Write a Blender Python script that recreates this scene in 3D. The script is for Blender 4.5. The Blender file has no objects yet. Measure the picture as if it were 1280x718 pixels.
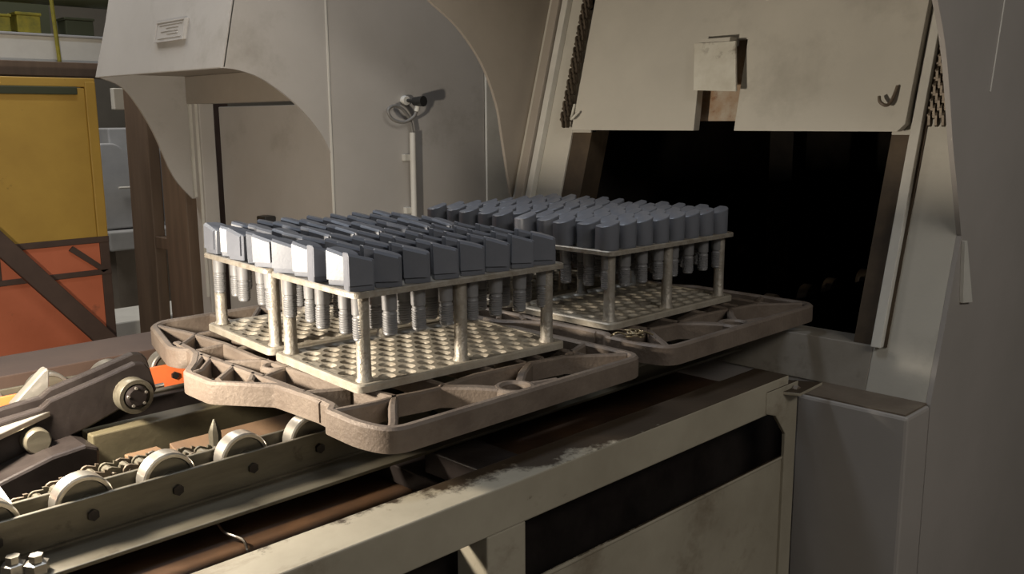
import bpy, math, random
from mathutils import Vector, Matrix

random.seed(7)
scene = bpy.context.scene
COL = scene.collection
Z0 = 1.0            # height of the tray tops above the shop floor; all z below are relative to it

# ------------------------------------------------------------------ camera
cam_d = bpy.data.cameras.new('camera')
cam_d.sensor_width = 36.0
cam_d.lens = 1151.41 / 1280 * 36.0
cam_d.clip_start = 0.02
cam_d.clip_end = 60
cam = bpy.data.objects.new('camera', cam_d)
COL.objects.link(cam)
yaw, pit, rol = 0.7907, 0.1803, -0.0067
fw = Vector((math.cos(yaw) * math.cos(pit), math.sin(yaw) * math.cos(pit), -math.sin(pit)))
rt = Vector((math.sin(yaw), -math.cos(yaw), 0))
up = rt.cross(fw)
r2 = math.cos(rol) * rt + math.sin(rol) * up
u2 = -math.sin(rol) * rt + math.cos(rol) * up
m = Matrix.Identity(4)
for i in range(3):
    m[i][0], m[i][1], m[i][2] = r2[i], u2[i], -fw[i]
m[0][3], m[1][3], m[2][3] = -0.9564, -1.3713, 0.5019 + Z0
cam.matrix_world = m
scene.camera = cam

# ------------------------------------------------------------------ light and exposure
w = bpy.data.worlds.new('workshop_air')
scene.world = w
w.use_nodes = True
w.node_tree.nodes['Background'].inputs[0].default_value = (1.0, 0.95, 0.88, 1)
w.node_tree.nodes['Background'].inputs[1].default_value = 0.05

def add_light(name, kind, loc, energy, color, target=None, **kw):
    d = bpy.data.lights.new(name, kind)
    d.energy = energy
    d.color = color
    for k, v in kw.items():
        setattr(d, k, v)
    o = bpy.data.objects.new(name, d)
    COL.objects.link(o)
    o.location = (loc[0], loc[1], loc[2] + Z0)
    if target is not None:
        t = Vector((target[0], target[1], target[2] + Z0))
        o.rotation_euler = (t - o.location).to_track_quat('-Z', 'Y').to_euler()
    return o

# hand lamp on the loading side, low and out of the picture
add_light('work_lamp', 'POINT', (-0.62, 0.36, 0.23), 84, (1.0, 0.89, 0.74), shadow_soft_size=0.045)
# two added fills with no visible fixture, and a cool light under the roof
add_light('near_fill_light', 'AREA', (-0.3, -3.7, 2.3), 46, (1.0, 0.95, 0.88), target=(0.8, 0.2, 0.1),
          shape='RECTANGLE', size=2.4, size_y=0.6)  # added fill from the camera side, brightens the faces turned that way
add_light('roof_light', 'AREA', (0.2, 1.2, 3.6), 44, (0.78, 0.87, 1.0), target=(0.2, 0.6, 0), shape='RECTANGLE', size=1.8, size_y=0.5)
add_light('far_fill_light', 'AREA', (0.2, 4.0, 3.2), 95, (1.0, 0.95, 0.88), target=(0.5, 3.6, 0),
          shape='RECTANGLE', size=2.6, size_y=0.5)  # added fill that brightens the bin and the background

scene.view_settings.view_transform = 'Standard'
scene.view_settings.look = 'None'
scene.view_settings.gamma = 1.0
scene.view_settings.use_curve_mapping = False
scene.view_settings.exposure = 0.0

# ------------------------------------------------------------------ materials
MATS = {}
def mat(name, col, rough=0.6, metal=0.0, col2=None, scale=6.0, detail=6.0, contrast=(0.35, 0.7), bump=0.0, bscale=60.0,
        spots=None, stretch=(1, 1, 1), spec=0.5):
    mt = bpy.data.materials.new(name)
    mt.use_nodes = True
    nt = mt.node_tree
    N, L = nt.nodes, nt.links
    b = N['Principled BSDF']
    b.inputs['Roughness'].default_value = rough
    b.inputs['Metallic'].default_value = metal
    b.inputs['Specular IOR Level'].default_value = spec
    b.inputs['Base Color'].default_value = (*col, 1)
    tc = N.new('ShaderNodeTexCoord')
    mp = N.new('ShaderNodeMapping')
    mp.inputs['Scale'].default_value = stretch
    L.new(tc.outputs['Object'], mp.inputs['Vector'])
    out = None
    if col2:
        n1 = N.new('ShaderNodeTexNoise')
        n1.inputs['Scale'].default_value = scale
        n1.inputs['Detail'].default_value = detail
        n1.inputs['Roughness'].default_value = 0.62
        L.new(mp.outputs['Vector'], n1.inputs['Vector'])
        r1 = N.new('ShaderNodeMapRange')
        r1.inputs[1].default_value, r1.inputs[2].default_value = contrast
        L.new(n1.outputs['Fac'], r1.inputs[0])
        mx = N.new('ShaderNodeMix'); mx.data_type = 'RGBA'
        mx.inputs[6].default_value = (*col, 1); mx.inputs[7].default_value = (*col2, 1)
        L.new(r1.outputs[0], mx.inputs[0])
        out = mx.outputs[2]
    for sp in (spots or []):
        scol, sscale, lo, hi = sp[:4]
        n2 = N.new('ShaderNodeTexNoise')
        n2.inputs['Scale'].default_value = sscale
        n2.inputs['Detail'].default_value = 8
        n2.inputs['Roughness'].default_value = 0.7
        if len(sp) > 4:
            m2 = N.new('ShaderNodeMapping'); m2.inputs['Scale'].default_value = sp[4]
            L.new(tc.outputs['Object'], m2.inputs['Vector']); L.new(m2.outputs['Vector'], n2.inputs['Vector'])
        else:
            L.new(tc.outputs['Object'], n2.inputs['Vector'])
        r3 = N.new('ShaderNodeMapRange')
        r3.inputs[1].default_value, r3.inputs[2].default_value = lo, hi
        L.new(n2.outputs['Fac'], r3.inputs[0])
        mx = N.new('ShaderNodeMix'); mx.data_type = 'RGBA'
        if out is None:
            mx.inputs[6].default_value = (*col, 1)
        else:
            L.new(out, mx.inputs[6])
        mx.inputs[7].default_value = (*scol, 1)
        L.new(r3.outputs[0], mx.inputs[0])
        out = mx.outputs[2]
    if out is not None:
        L.new(out, b.inputs['Base Color'])
    if bump:
        n3 = N.new('ShaderNodeTexNoise')
        n3.inputs['Scale'].default_value = bscale
        n3.inputs['Detail'].default_value = 4
        L.new(tc.outputs['Object'], n3.inputs['Vector'])
        bp = N.new('ShaderNodeBump')
        bp.inputs['Strength'].default_value = bump
        bp.inputs['Distance'].default_value = 0.004
        L.new(n3.outputs['Fac'], bp.inputs['Height'])
        L.new(bp.outputs['Normal'], b.inputs['Normal'])
    MATS[name] = mt
    return mt

mat('grey_paint', (0.43, 0.405, 0.375), 0.55, 0, (0.475, 0.45, 0.42), 3.0, bump=0.05, bscale=90,
    spots=[((0.30, 0.275, 0.24), 2.2, 0.56, 0.80)])
mat('dark_grey_paint', (0.33, 0.305, 0.28), 0.5, 0, (0.37, 0.34, 0.315), 2.5, bump=0.06, bscale=120)
mat('tan_paint', (0.36, 0.315, 0.265), 0.55, 0, (0.30, 0.265, 0.22), 2.4, bump=0.05, bscale=90)
mat('light_paint', (0.47, 0.445, 0.385), 0.5, 0, (0.54, 0.51, 0.44), 3.0, bump=0.08, bscale=70,
    spots=[((0.30, 0.28, 0.235), 2.0, 0.57, 0.85), ((0.10, 0.085, 0.06), 26, 0.73, 0.78)])
mat('stained_paint', (0.30, 0.27, 0.225), 0.5, 0, (0.20, 0.175, 0.14), 5, bump=0.1, spots=[((0.09, 0.07, 0.05), 6, 0.55, 0.75)])
mat('pale_paint', (0.62, 0.60, 0.54), 0.45, 0, (0.50, 0.48, 0.43), 6.0)
mat('soot_and_shade_brown', (0.050, 0.034, 0.020), 0.7, 0, (0.090, 0.062, 0.035), 9, bump=0.2)  # soot colour, also used as painted shade at the guide and hearth
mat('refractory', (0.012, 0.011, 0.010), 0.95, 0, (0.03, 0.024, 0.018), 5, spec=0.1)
mat('dirty_top', (0.115, 0.085, 0.06), 0.55, 0, (0.18, 0.145, 0.105), 10, bump=0.15)
mat('worn_plate', (0.62, 0.60, 0.52), 0.5, 0, (0.50, 0.47, 0.39), 14, spots=[((0.20, 0.17, 0.13), 12, 0.58, 0.72)])
mat('heat_stain', (0.34, 0.215, 0.125), 0.65, 0, (0.46, 0.41, 0.33), 14, spots=[((0.20, 0.075, 0.035), 18, 0.58, 0.72)])
mat('cast_alloy', (0.140, 0.108, 0.085), 0.55, 0.2, (0.225, 0.18, 0.142), 9, bump=0.35, bscale=130,
    spots=[((0.12, 0.085, 0.06), 14, 0.58, 0.78)])
mat('grid_alloy', (0.50, 0.455, 0.375), 0.45, 0.3, (0.33, 0.285, 0.22), 16, bump=0.3, bscale=160)
mat('leg_alloy', (0.38, 0.35, 0.30), 0.45, 0.35, (0.25, 0.215, 0.17), 45, bump=0.45, bscale=190)
mat('coated_steel', (0.130, 0.138, 0.160), 0.40, 0.0, (0.15, 0.158, 0.182), 20, bump=0.06, bscale=200)
mat('shank_steel', (0.22, 0.22, 0.225), 0.45, 0.15, (0.17, 0.165, 0.165), 30)
mat('bright_steel', (0.46, 0.43, 0.38), 0.28, 0.8, (0.30, 0.275, 0.23), 14, bump=0.05)
mat('oily_steel', (0.026, 0.021, 0.019), 0.30, 0.2, (0.014, 0.011, 0.010), 12, bump=0.15, bscale=50, spec=0.25)
mat('rail_steel', (0.130, 0.116, 0.085), 0.36, 0.45, (0.065, 0.056, 0.040), 8, bump=0.12, bscale=60, stretch=(0.5, 3, 3),
    spots=[((0.045, 0.034, 0.024), 16, 0.60, 0.72)])
mat('beam_paint', (0.110, 0.094, 0.055), 0.45, 0.1, (0.062, 0.052, 0.031), 7, bump=0.1, stretch=(0.6, 2, 2))
mat('rust_pan', (0.075, 0.038, 0.018), 0.5, 0.1, (0.022, 0.013, 0.008), 6, bump=0.2, bscale=30)
mat('rust_tan', (0.15, 0.09, 0.048), 0.6, 0.0, (0.09, 0.052, 0.028), 8, bump=0.1)
mat('orange_paint', (0.60, 0.135, 0.035), 0.5, 0, (0.42, 0.09, 0.03), 10, spots=[((0.12, 0.05, 0.03), 18, 0.62, 0.74)])
mat('skip_orange', (0.62, 0.17, 0.075), 0.6, 0, (0.54, 0.14, 0.06), 4, spots=[((0.22, 0.08, 0.045), 7, 0.60, 0.76)])
mat('skip_yellow', (0.47, 0.285, 0.045), 0.6, 0, (0.40, 0.235, 0.036), 4, spots=[((0.14, 0.075, 0.012), 9, 0.66, 0.74)])
mat('brown_steel', (0.085, 0.050, 0.034), 0.65, 0.0, (0.060, 0.034, 0.024), 7)
mat('timber_brown', (0.15, 0.10, 0.066), 0.7, 0, (0.10, 0.067, 0.045), 6, stretch=(4, 4, 0.4))
mat('off_white', (0.66, 0.64, 0.58), 0.6, 0, (0.56, 0.54, 0.49), 5)
mat('green_dark', (0.040, 0.045, 0.020), 0.7)
mat('yellow_green', (0.30, 0.25, 0.02), 0.7, 0, (0.15, 0.14, 0.02), 20)
mat('machine_white', (0.42, 0.42, 0.42), 0.5, 0, (0.34, 0.34, 0.34), 5)
mat('concrete', (0.27, 0.235, 0.195), 0.85, 0, (0.20, 0.17, 0.14), 3, bump=0.2)
mat('wall_paint', (0.22, 0.20, 0.165), 0.9, 0, (0.17, 0.155, 0.13), 2)
mat('black_plastic', (0.02, 0.02, 0.02), 0.4)
mat('cable_grey', (0.20, 0.19, 0.175), 0.5)
mat('plated_wire', (0.36, 0.29, 0.18), 0.4, 0.7)
mat('chain_steel', (0.075, 0.058, 0.040), 0.5, 0.5, (0.14, 0.11, 0.08), 40)

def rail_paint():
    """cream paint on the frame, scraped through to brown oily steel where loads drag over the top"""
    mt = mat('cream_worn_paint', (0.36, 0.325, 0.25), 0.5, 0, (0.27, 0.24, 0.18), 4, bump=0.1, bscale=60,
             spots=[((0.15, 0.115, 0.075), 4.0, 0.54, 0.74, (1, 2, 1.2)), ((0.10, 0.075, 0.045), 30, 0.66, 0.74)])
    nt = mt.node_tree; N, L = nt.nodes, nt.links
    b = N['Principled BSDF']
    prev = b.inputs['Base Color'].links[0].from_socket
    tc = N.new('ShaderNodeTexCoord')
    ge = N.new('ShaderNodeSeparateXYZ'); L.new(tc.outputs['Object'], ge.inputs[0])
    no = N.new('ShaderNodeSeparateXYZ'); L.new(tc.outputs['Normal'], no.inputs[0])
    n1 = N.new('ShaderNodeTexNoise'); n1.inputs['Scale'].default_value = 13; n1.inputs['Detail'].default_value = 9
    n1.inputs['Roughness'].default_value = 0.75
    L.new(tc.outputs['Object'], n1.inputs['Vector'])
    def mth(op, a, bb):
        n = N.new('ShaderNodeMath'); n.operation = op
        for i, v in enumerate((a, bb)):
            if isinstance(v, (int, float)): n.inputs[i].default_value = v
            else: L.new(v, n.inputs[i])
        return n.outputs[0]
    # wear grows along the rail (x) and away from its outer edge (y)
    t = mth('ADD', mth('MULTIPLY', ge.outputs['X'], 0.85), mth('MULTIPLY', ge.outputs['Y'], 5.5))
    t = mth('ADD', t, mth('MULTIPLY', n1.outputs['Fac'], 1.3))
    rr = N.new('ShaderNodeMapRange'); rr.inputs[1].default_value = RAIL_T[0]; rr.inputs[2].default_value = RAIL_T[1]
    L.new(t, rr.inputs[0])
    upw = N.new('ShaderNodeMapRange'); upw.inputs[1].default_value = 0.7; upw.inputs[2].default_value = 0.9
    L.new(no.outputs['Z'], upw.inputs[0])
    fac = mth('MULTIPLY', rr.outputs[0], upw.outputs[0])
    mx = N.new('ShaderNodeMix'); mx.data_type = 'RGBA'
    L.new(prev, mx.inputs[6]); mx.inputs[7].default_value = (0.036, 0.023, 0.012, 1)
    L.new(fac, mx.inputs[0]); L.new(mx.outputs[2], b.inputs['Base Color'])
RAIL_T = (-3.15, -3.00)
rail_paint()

# ------------------------------------------------------------------ mesh helpers
class MB:
    def __init__(s):
        s.v, s.f = [], []
    def add(s, vs, fs):
        o = len(s.v)
        s.v += [tuple(p) for p in vs]
        s.f += [tuple(i + o for i in f) for f in fs]
        return s
    def hexa(s, p):          # 8 points: bottom 4 ccw, top 4 ccw
        return s.add(p, [(3, 2, 1, 0), (4, 5, 6, 7), (0, 1, 5, 4), (1, 2, 6, 5), (2, 3, 7, 6), (3, 0, 4, 7)])
    def box(s, x0, x1, y0, y1, z0, z1):
        return s.hexa([(x0, y0, z0), (x1, y0, z0), (x1, y1, z0), (x0, y1, z0),
                       (x0, y0, z1), (x1, y0, z1), (x1, y1, z1), (x0, y1, z1)])
    def sbox(s, y0, y1, z0, z1, o0, o1):     # box lying on the sloped furnace front, o = distance out of it
        return s.hexa([(FX(z0) - o1, y0, z0), (FX(z0) - o0, y0, z0), (FX(z0) - o0, y1, z0), (FX(z0) - o1, y1, z0),
                       (FX(z1) - o1, y0, z1), (FX(z1) - o0, y0, z1), (FX(z1) - o0, y1, z1), (FX(z1) - o1, y1, z1)])
    def prism(s, poly, a, b, axis='y'):
        n = len(poly)
        def P(u, v, t):
            return (u, t, v) if axis == 'y' else ((t, u, v) if axis == 'x' else (u, v, t))
        vs = [P(u, v, a) for u, v in poly] + [P(u, v, b) for u, v in poly]
        area = sum(poly[i][0] * poly[(i + 1) % n][1] - poly[(i + 1) % n][0] * poly[i][1] for i in range(n))
        flip = (area > 0) == (axis == 'y')
        if b < a: flip = not flip
        f0 = tuple(range(n - 1, -1, -1)); f1 = tuple(range(n, 2 * n))
        side = [(i, (i + 1) % n, n + (i + 1) % n, n + i) for i in range(n)]
        fs = [f0, f1] + side
        if flip: fs = [tuple(reversed(f)) for f in fs]
        return s.add(vs, fs)
    def tube(s, path, r, n=8, closed=False):
        pts = [Vector(p) for p in path]
        rs = r if isinstance(r, (list, tuple)) else [r] * len(pts)
        k = len(pts); vs = []; prev = None
        for i, p in enumerate(pts):
            if closed: d = pts[(i + 1) % k] - pts[i - 1]
            else: d = pts[min(i + 1, k - 1)] - pts[max(i - 1, 0)]
            d.normalize()
            a = prev if prev is not None else (Vector((0, 0, 1)) if abs(d.z) < 0.9 else Vector((1, 0, 0)))
            a = (a - d * a.dot(d)).normalized(); prev = a
            b = d.cross(a)
            for j in range(n):
                t = 2 * math.pi * j / n
                vs.append(p + (a * math.cos(t) + b * math.sin(t)) * rs[i])
        fs = []
        for i in range(k if closed else k - 1):
            for j in range(n):
                i2 = (i + 1) % k
                fs.append((i * n + j, i * n + (j + 1) % n, i2 * n + (j + 1) % n, i2 * n + j))
        if not closed:
            fs.append(tuple(range(n - 1, -1, -1))); fs.append(tuple((k - 1) * n + j for j in range(n)))
        return s.add(vs, fs)
    def lathe(s, prof, n=16, base=(0, 0, 0), axis='z'):
        """prof: list of (r, t) along the axis"""
        vs = []
        for r, t in prof:
            for j in range(n):
                a = 2 * math.pi * j / n
                c, q = r * math.cos(a), r * math.sin(a)
                p = (c, q, t) if axis == 'z' else ((t, c, q) if axis == 'x' else (q, t, c))
                vs.append((p[0] + base[0], p[1] + base[1], p[2] + base[2]))
        k = len(prof); fs = []
        for i in range(k - 1):
            for j in range(n):
                fs.append((i * n + j, i * n + (j + 1) % n, (i + 1) * n + (j + 1) % n, (i + 1) * n + j))
        fs.append(tuple(range(n - 1, -1, -1))); fs.append(tuple((k - 1) * n + j for j in range(n)))
        return s.add(vs, fs)
    def bar(s, path, wd, z0, z1, closed=False, ch=0.004):
        """cast rib: a flat-topped bar with softened upper edges swept along a plan path"""
        pts = [Vector((p[0], p[1])) for p in path]; k = len(pts); h = wd / 2
        prof = [(-h, z0), (-h, z1 - ch), (-h + ch, z1), (h - ch, z1), (h, z1 - ch), (h, z0)]
        vs = []
        for i, p in enumerate(pts):
            a = pts[i - 1] if (closed or i > 0) else None
            c = pts[(i + 1) % k] if (closed or i < k - 1) else None
            d1 = (p - a).normalized() if a is not None else None
            d2 = (c - p).normalized() if c is not None else None
            d1 = d1 or d2; d2 = d2 or d1
            n1 = Vector((-d1.y, d1.x)); n2 = Vector((-d2.y, d2.x))
            nn = n1 + n2
            nn = nn.normalized() if nn.length > 1e-6 else n1
            sc = 1 / max(0.5, nn.dot(n1))
            for u, z in prof:
                q = p + nn * (u * sc)
                vs.append((q.x, q.y, z))
        q = len(prof); fs = []
        for i in range(k if closed else k - 1):
            i2 = (i + 1) % k
            for j in range(q):
                fs.append((i * q + j, i2 * q + j, i2 * q + (j + 1) % q, i * q + (j + 1) % q))
        if not closed:
            fs.append(tuple(range(q))); fs.append(tuple((k - 1) * q + j for j in range(q - 1, -1, -1)))
        return s.add(vs, fs)
    def cell(s, x0, x1, y0, y1, cx, cy, r, z0, z1, ch=0.0025):
        """rectangular piece of plate with one round hole"""
        hx0, hx1, hy0, hy1 = x0 - cx, x1 - cx, y0 - cy, y1 - cy
        outer = [(hx1, 0), (hx1, hy1 / 2), (hx1, hy1), (hx1 / 2, hy1), (0, hy1), (hx0 / 2, hy1), (hx0, hy1), (hx0, hy1 / 2),
                 (hx0, 0), (hx0, hy0 / 2), (hx0, hy0), (hx0 / 2, hy0), (0, hy0), (hx1 / 2, hy0), (hx1, hy0), (hx1, hy0 / 2)]
        n = 16; o = []; a = []; b = []; c = []; d = []
        for (ox, oy) in outer:
            t = math.atan2(oy, ox)
            ux, uy = math.cos(t), math.sin(t)
            o.append((cx + ox, cy + oy, z1)); a.append((cx + ux * (r + ch), cy + uy * (r + ch), z1))
            b.append((cx + ux * r, cy + uy * r, z1 - ch)); c.append((cx + ux * r, cy + uy * r, z0)); d.append((cx + ox, cy + oy, z0))
        vs = o + a + b + c + d; fs = []
        for lv in range(4):
            for j in range(n):
                j2 = (j + 1) % n
                fs.append((lv * n + j, lv * n + j2, (lv + 1) * n + j2, (lv + 1) * n + j))
        return s.add(vs, fs)

def mesh_obj(name, mb, mt, parent=None, off=(0, 0, 0), smooth=None, bevel=0.0, seg=2):
    me = bpy.data.meshes.new(name)
    me.from_pydata([(p[0] - off[0], p[1] - off[1], p[2] - off[2]) for p in mb.v], [], mb.f)
    me.validate(); me.update()
    if smooth:
        me.polygons.foreach_set('use_smooth', [True] * len(me.polygons))
        me.set_sharp_from_angle(angle=math.radians(smooth))
    me.materials.append(MATS[mt])
    o = bpy.data.objects.new(name, me)
    COL.objects.link(o)
    if bevel:
        bv = o.modifiers.new('soft_edges', 'BEVEL'); bv.width = bevel; bv.segments = seg
        bv.limit_method = 'ANGLE'; bv.angle_limit = math.radians(40)
    if parent: o.parent = parent
    return o

BASE = {}
def thing(name, label, cat, base, group=None, kind=None):
    o = bpy.data.objects.new(name, None); COL.objects.link(o)
    o.empty_display_size = 0.05
    o.location = (base[0], base[1], base[2] + Z0)
    o['label'] = label; o['category'] = cat
    if group: o['group'] = group
    if kind: o['kind'] = kind
    BASE[o.name] = base
    return o
def part(name, mb, mt, th, smooth=None, bevel=0.0, label=None, under=None, kind=None):
    o = mesh_obj(name, mb, mt, under or th, BASE[th.name], smooth, bevel)
    if label: o['label'] = label
    if kind: o['kind'] = kind
    return o
def single(name, mb, mt, label, cat, base, smooth=None, bevel=0.0, group=None):
    o = mesh_obj(name, mb, mt, None, base, smooth, bevel)
    o.location = (base[0], base[1], base[2] + Z0)
    o['label'] = label; o['category'] = cat
    if group: o['group'] = group
    return o
def struct(name, mb, mt):
    o = mesh_obj(name, mb, mt, None)
    o.location.z = Z0; o['kind'] = 'structure'
    return o
def copy_tree(o, parent=None):
    c = o.copy(); COL.objects.link(c); c.parent = parent
    for ch in list(o.children): copy_tree(ch, c)
    return c
def rounded(pts, r, n=5):
    out = []; k = len(pts)
    for i in range(k):
        p = Vector(pts[i][:2]); a = Vector(pts[i - 1][:2]); b = Vector(pts[(i + 1) % k][:2])
        rr = pts[i][2] if len(pts[i]) > 2 else r
        da, db = (a - p), (b - p)
        rr = min(rr, da.length * 0.45, db.length * 0.45)
        if rr < 1e-4: out.append(tuple(p)); continue
        s0 = p + da.normalized() * rr; s1 = p + db.normalized() * rr
        for j in range(n + 1):
            t = j / n
            q = s0 * (1 - t) ** 2 + p * 2 * t * (1 - t) + s1 * t ** 2
            out.append((q.x, q.y))
    return out
def smooth_path(pts, n=6):
    """Catmull-Rom through points"""
    P = [Vector(p) for p in pts]; out = []
    for i in range(len(P) - 1):
        p0 = P[max(i - 1, 0)]; p1 = P[i]; p2 = P[i + 1]; p3 = P[min(i + 2, len(P) - 1)]
        for j in range(n):
            t = j / n
            out.append(0.5 * ((2 * p1) + (p2 - p0) * t + (2 * p0 - 5 * p1 + 4 * p2 - p3) * t * t + (3 * p1 - p0 - 3 * p2 + p3) * t ** 3))
    out.append(P[-1])
    return [tuple(q) for q in out]

def FX(z):           # sloped furnace front
    return 1.352 + 0.283 * z

# ------------------------------------------------------------------ the building
struct('floor', MB().box(-5, 7, -5, 8, -1.1, -1.0), 'concrete')
struct('wall_back', MB().box(-5, 7, 7.6, 7.8, -1.0, 3.8), 'wall_paint')
struct('wall_right', MB().box(6.8, 7, -5, 7.6, -1.0, 3.8), 'wall_paint')

# ------------------------------------------------------------------ the furnace being loaded
fur = thing('furnace', 'grey furnace with sloped pale front and open black charging doorway', 'furnace', (2.2, 0.235, -1.0))
YR, YL = -0.55, 1.032
mb = MB()
mb.sbox(YR + 0.012, -0.385, -0.195, 1.4, -0.03, 0.0)     # right stile
mb.sbox(-0.385, -0.330, 0.455, 1.4, -0.03, 0.0)
mb.sbox(0.790, YL - 0.012, -0.195, 1.4, -0.03, 0.0)      # left stile
mb.sbox(0.706, 0.790, 0.455, 1.4, -0.03, 0.0)
mb.sbox(-0.330, 0.706, 0.95, 1.4, -0.03, 0.0)            # header
part('front_panel', mb, 'light_paint', fur, bevel=0.002)
mb = MB(); mb.sbox(-0.385, 0.790, -0.195, -0.080, -0.10, 0.0)
part('sill', mb, 'stained_paint', fur, bevel=0.002)
mb = MB(); mb.sbox(-0.385, -0.328, -0.085, 0.95, -0.10, -0.008)
part('door_seal', mb, 'soot_and_shade_brown', fur, label='scorched brown strip along the doorway')
mb = MB(); mb.sbox(0.706, 0.790, -0.085, 0.95, -0.10, -0.008)
part('door_seal', mb, 'soot_and_shade_brown', fur, label='scorched brown strip along the doorway')
mb = MB(); mb.sbox(-0.412, -0.386, -0.078, 1.38, 0.0, 0.022)
part('door_guide', mb, 'pale_paint', fur, bevel=0.002)
mb = MB(); mb.sbox(-0.420, -0.4125, -0.078, 1.38, 0.0, 0.004)
part('guide_strip_and_shade', mb, 'soot_and_shade_brown', fur)  # dark strip painting the shadow of the gap beside the guide
mb = MB(); mb.sbox(0.905, 0.932, -0.13, 1.38, 0.0, 0.028)
part('door_guide', mb, 'pale_paint', fur, bevel=0.003)
mb = MB(); mb.sbox(0.936, 0.972, -0.13, 1.38, 0.0, 0.040)
part('guide_strip_and_shade', mb, 'tan_paint', fur, bevel=0.003)

# sliding door with its notch
dO0, dO1 = 0.012, 0.044
dpoly = [(-0.362, 0.464), (0.120, 0.464), (0.130, 0.73), (0.288, 0.73), (0.260, 0.464), (0.757, 0.464), (0.765, 1.37), (-0.388, 1.37), (-0.380, 0.484)]
def door_prism(poly, o0, o1):
    b = MB(); n = len(poly)
    vs = [(FX(z) - o1, y, z) for y, z in poly] + [(FX(z) - o0, y, z) for y, z in poly]
    fs = [tuple(range(n)), tuple(range(2 * n - 1, n - 1, -1))] + [(i, n + i, n + (i + 1) % n, (i + 1) % n) for i in range(n)]
    return b.add(vs, fs)
door = part('door', door_prism(dpoly, dO0, dO1), 'light_paint', fur, bevel=0.002)
door['label'] = 'pale sliding door raised above the doorway'
mb = door_prism([(0.107, 0.577), (0.255, 0.584), (0.284, 0.725), (0.140, 0.723)], 0.084, 0.092)
part('cover_plate', mb, 'worn_plate', fur, bevel=0.0015, under=door)
mb = MB(); mb.sbox(0.165, 0.270, 0.712, 0.736, 0.030, 0.085)
part('plate_standoff', mb, 'light_paint', fur, under=door)
mb = MB(); mb.sbox(0.10, 0.305, 0.492, 0.75, -0.03, -0.024)
part('backing_block', mb, 'heat_stain', fur, bevel=0.003, under=door)
# bent lifting hooks welded on the door
for y, z in ((-0.344, 0.535), (0.760, 0.505)):
    s = 1 if y < 0 else -1
    p = [(FX(z + 0.045) - 0.048, y + 0.000 * s, z + 0.045), (FX(z) - 0.052, y + 0.004 * s, z + 0.012), (FX(z) - 0.066, y + 0.012 * s, z - 0.004),
         (FX(z) - 0.070, y + 0.028 * s, z + 0.004), (FX(z) - 0.060, y + 0.036 * s, z + 0.018)]
    part('lifting_hook', MB().tube(smooth_path(p, 4), 0.0045, 8), 'worn_plate' if s < 0 else 'dirty_top', fur, smooth=60, under=door)
# leaf chains
def leaf_chain(y, zlo, zhi, nrow, name='lifting_chain'):
    b = MB(); z = zlo; i = 0
    while z < zhi:
        for k in range(nrow):
            if (k + i) % 2 == 0:
                y0 = y + k * 0.0085
                pl = []
                for j in range(10):
                    t = 2 * math.pi * j / 10
                    pl.append((math.cos(t) * 0.0105, math.sin(t) * 0.0105 + (0.009 if math.sin(t) > 0 else -0.009)))
                n = len(pl)
                vs = [(FX(z) - 0.030 + a, y0, z + c) for a, c in pl] + [(FX(z) - 0.030 + a, y0 + 0.006, z + c) for a, c in pl]
                fs = [tuple(range(n)), tuple(range(2 * n - 1, n - 1, -1))] + [(q, n + q, n + (q + 1) % n, (q + 1) % n) for q in range(n)]
                b.add(vs, fs)
        b.tube([(FX(z) - 0.030, y - 0.003, z + 0.010), (FX(z) - 0.030, y + nrow * 0.0085 + 0.002, z + 0.010)], 0.0045, 6)
        z += 0.0185; i += 1
    return part(name, b, 'chain_steel', fur, kind='stuff')
leaf_chain(0.790, 0.490, 1.30, 4)
leaf_chain(-0.472, 0.495, 1.30, 5)

# side cheeks with curved front edges
cR = smooth_path([(0.95, 1.40), (0.95, 1.15), (1.01, 0.94), (1.157, 0.75), (1.222, 0.652), (1.268, 0.548), (1.310, 0.438), (1.363, 0.323), (1.410, 0.215)], 5)
polyR = cR + [(FX(0.215) + 0.0, 0.214), (FX(-0.195), -0.195), (FX(-0.195), -0.99), (3.3, -0.99), (3.3, 1.40)]
part('side_cheek', MB().prism(polyR, YR, YR + 0.012), 'dark_grey_paint', fur)
cL = smooth_path([(0.82, 1.40), (0.82, 1.15), (0.89, 0.99), (1.039, 0.885), (1.165, 0.805), (1.273, 0.691), (1.340, 0.556), (1.366, 0.443), (1.412, 0.211)], 5)
polyL = cL + [(FX(-0.195), -0.195), (FX(-0.195), -0.99), (3.3, -0.99), (3.3, 1.40)]
part('side_cheek', MB().prism(polyL, YL - 0.012, YL), 'tan_paint', fur)
# lit cheek fold painted as a pale strip, and drip seam on the outer cheek
part('lit_fold_strip', MB().prism([(1.412, 0.200), (1.427, 0.200), (1.500, 0.034), (1.434, 0.042)], YR - 0.010, YR), 'pale_paint', fur, bevel=0.001)
part('weld_seam', MB().tube([(1.60, YR - 0.001, 0.93), (1.57, YR - 0.001, 0.783), (1.524, YR - 0.001, 0.561)], 0.0022, 6), 'pale_paint', fur)
# hood front above, lower housing, rear shell
part('hood', MB().box(0.95, 0.962, YR + 0.012, YL - 0.012, 1.15, 1.40).box(0.962, 3.3, YR + 0.012, YL - 0.012, 1.39, 1.40), 'grey_paint', fur)
mb = MB().box(1.160, 1.296, YR - 0.001, -0.265, -0.99, -0.196)
part('lower_housing', mb, 'dark_grey_paint', fur, bevel=0.008)
part('housing_lid', MB().box(1.168, 1.296, YR + 0.008, -0.270, -0.1965, -0.1915), 'dirty_top', fur, bevel=0.001)
part('base_wall', MB().box(1.300, 1.33, YR + 0.012, YL - 0.012, -0.99, -0.19), 'dark_grey_paint', fur)
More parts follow.
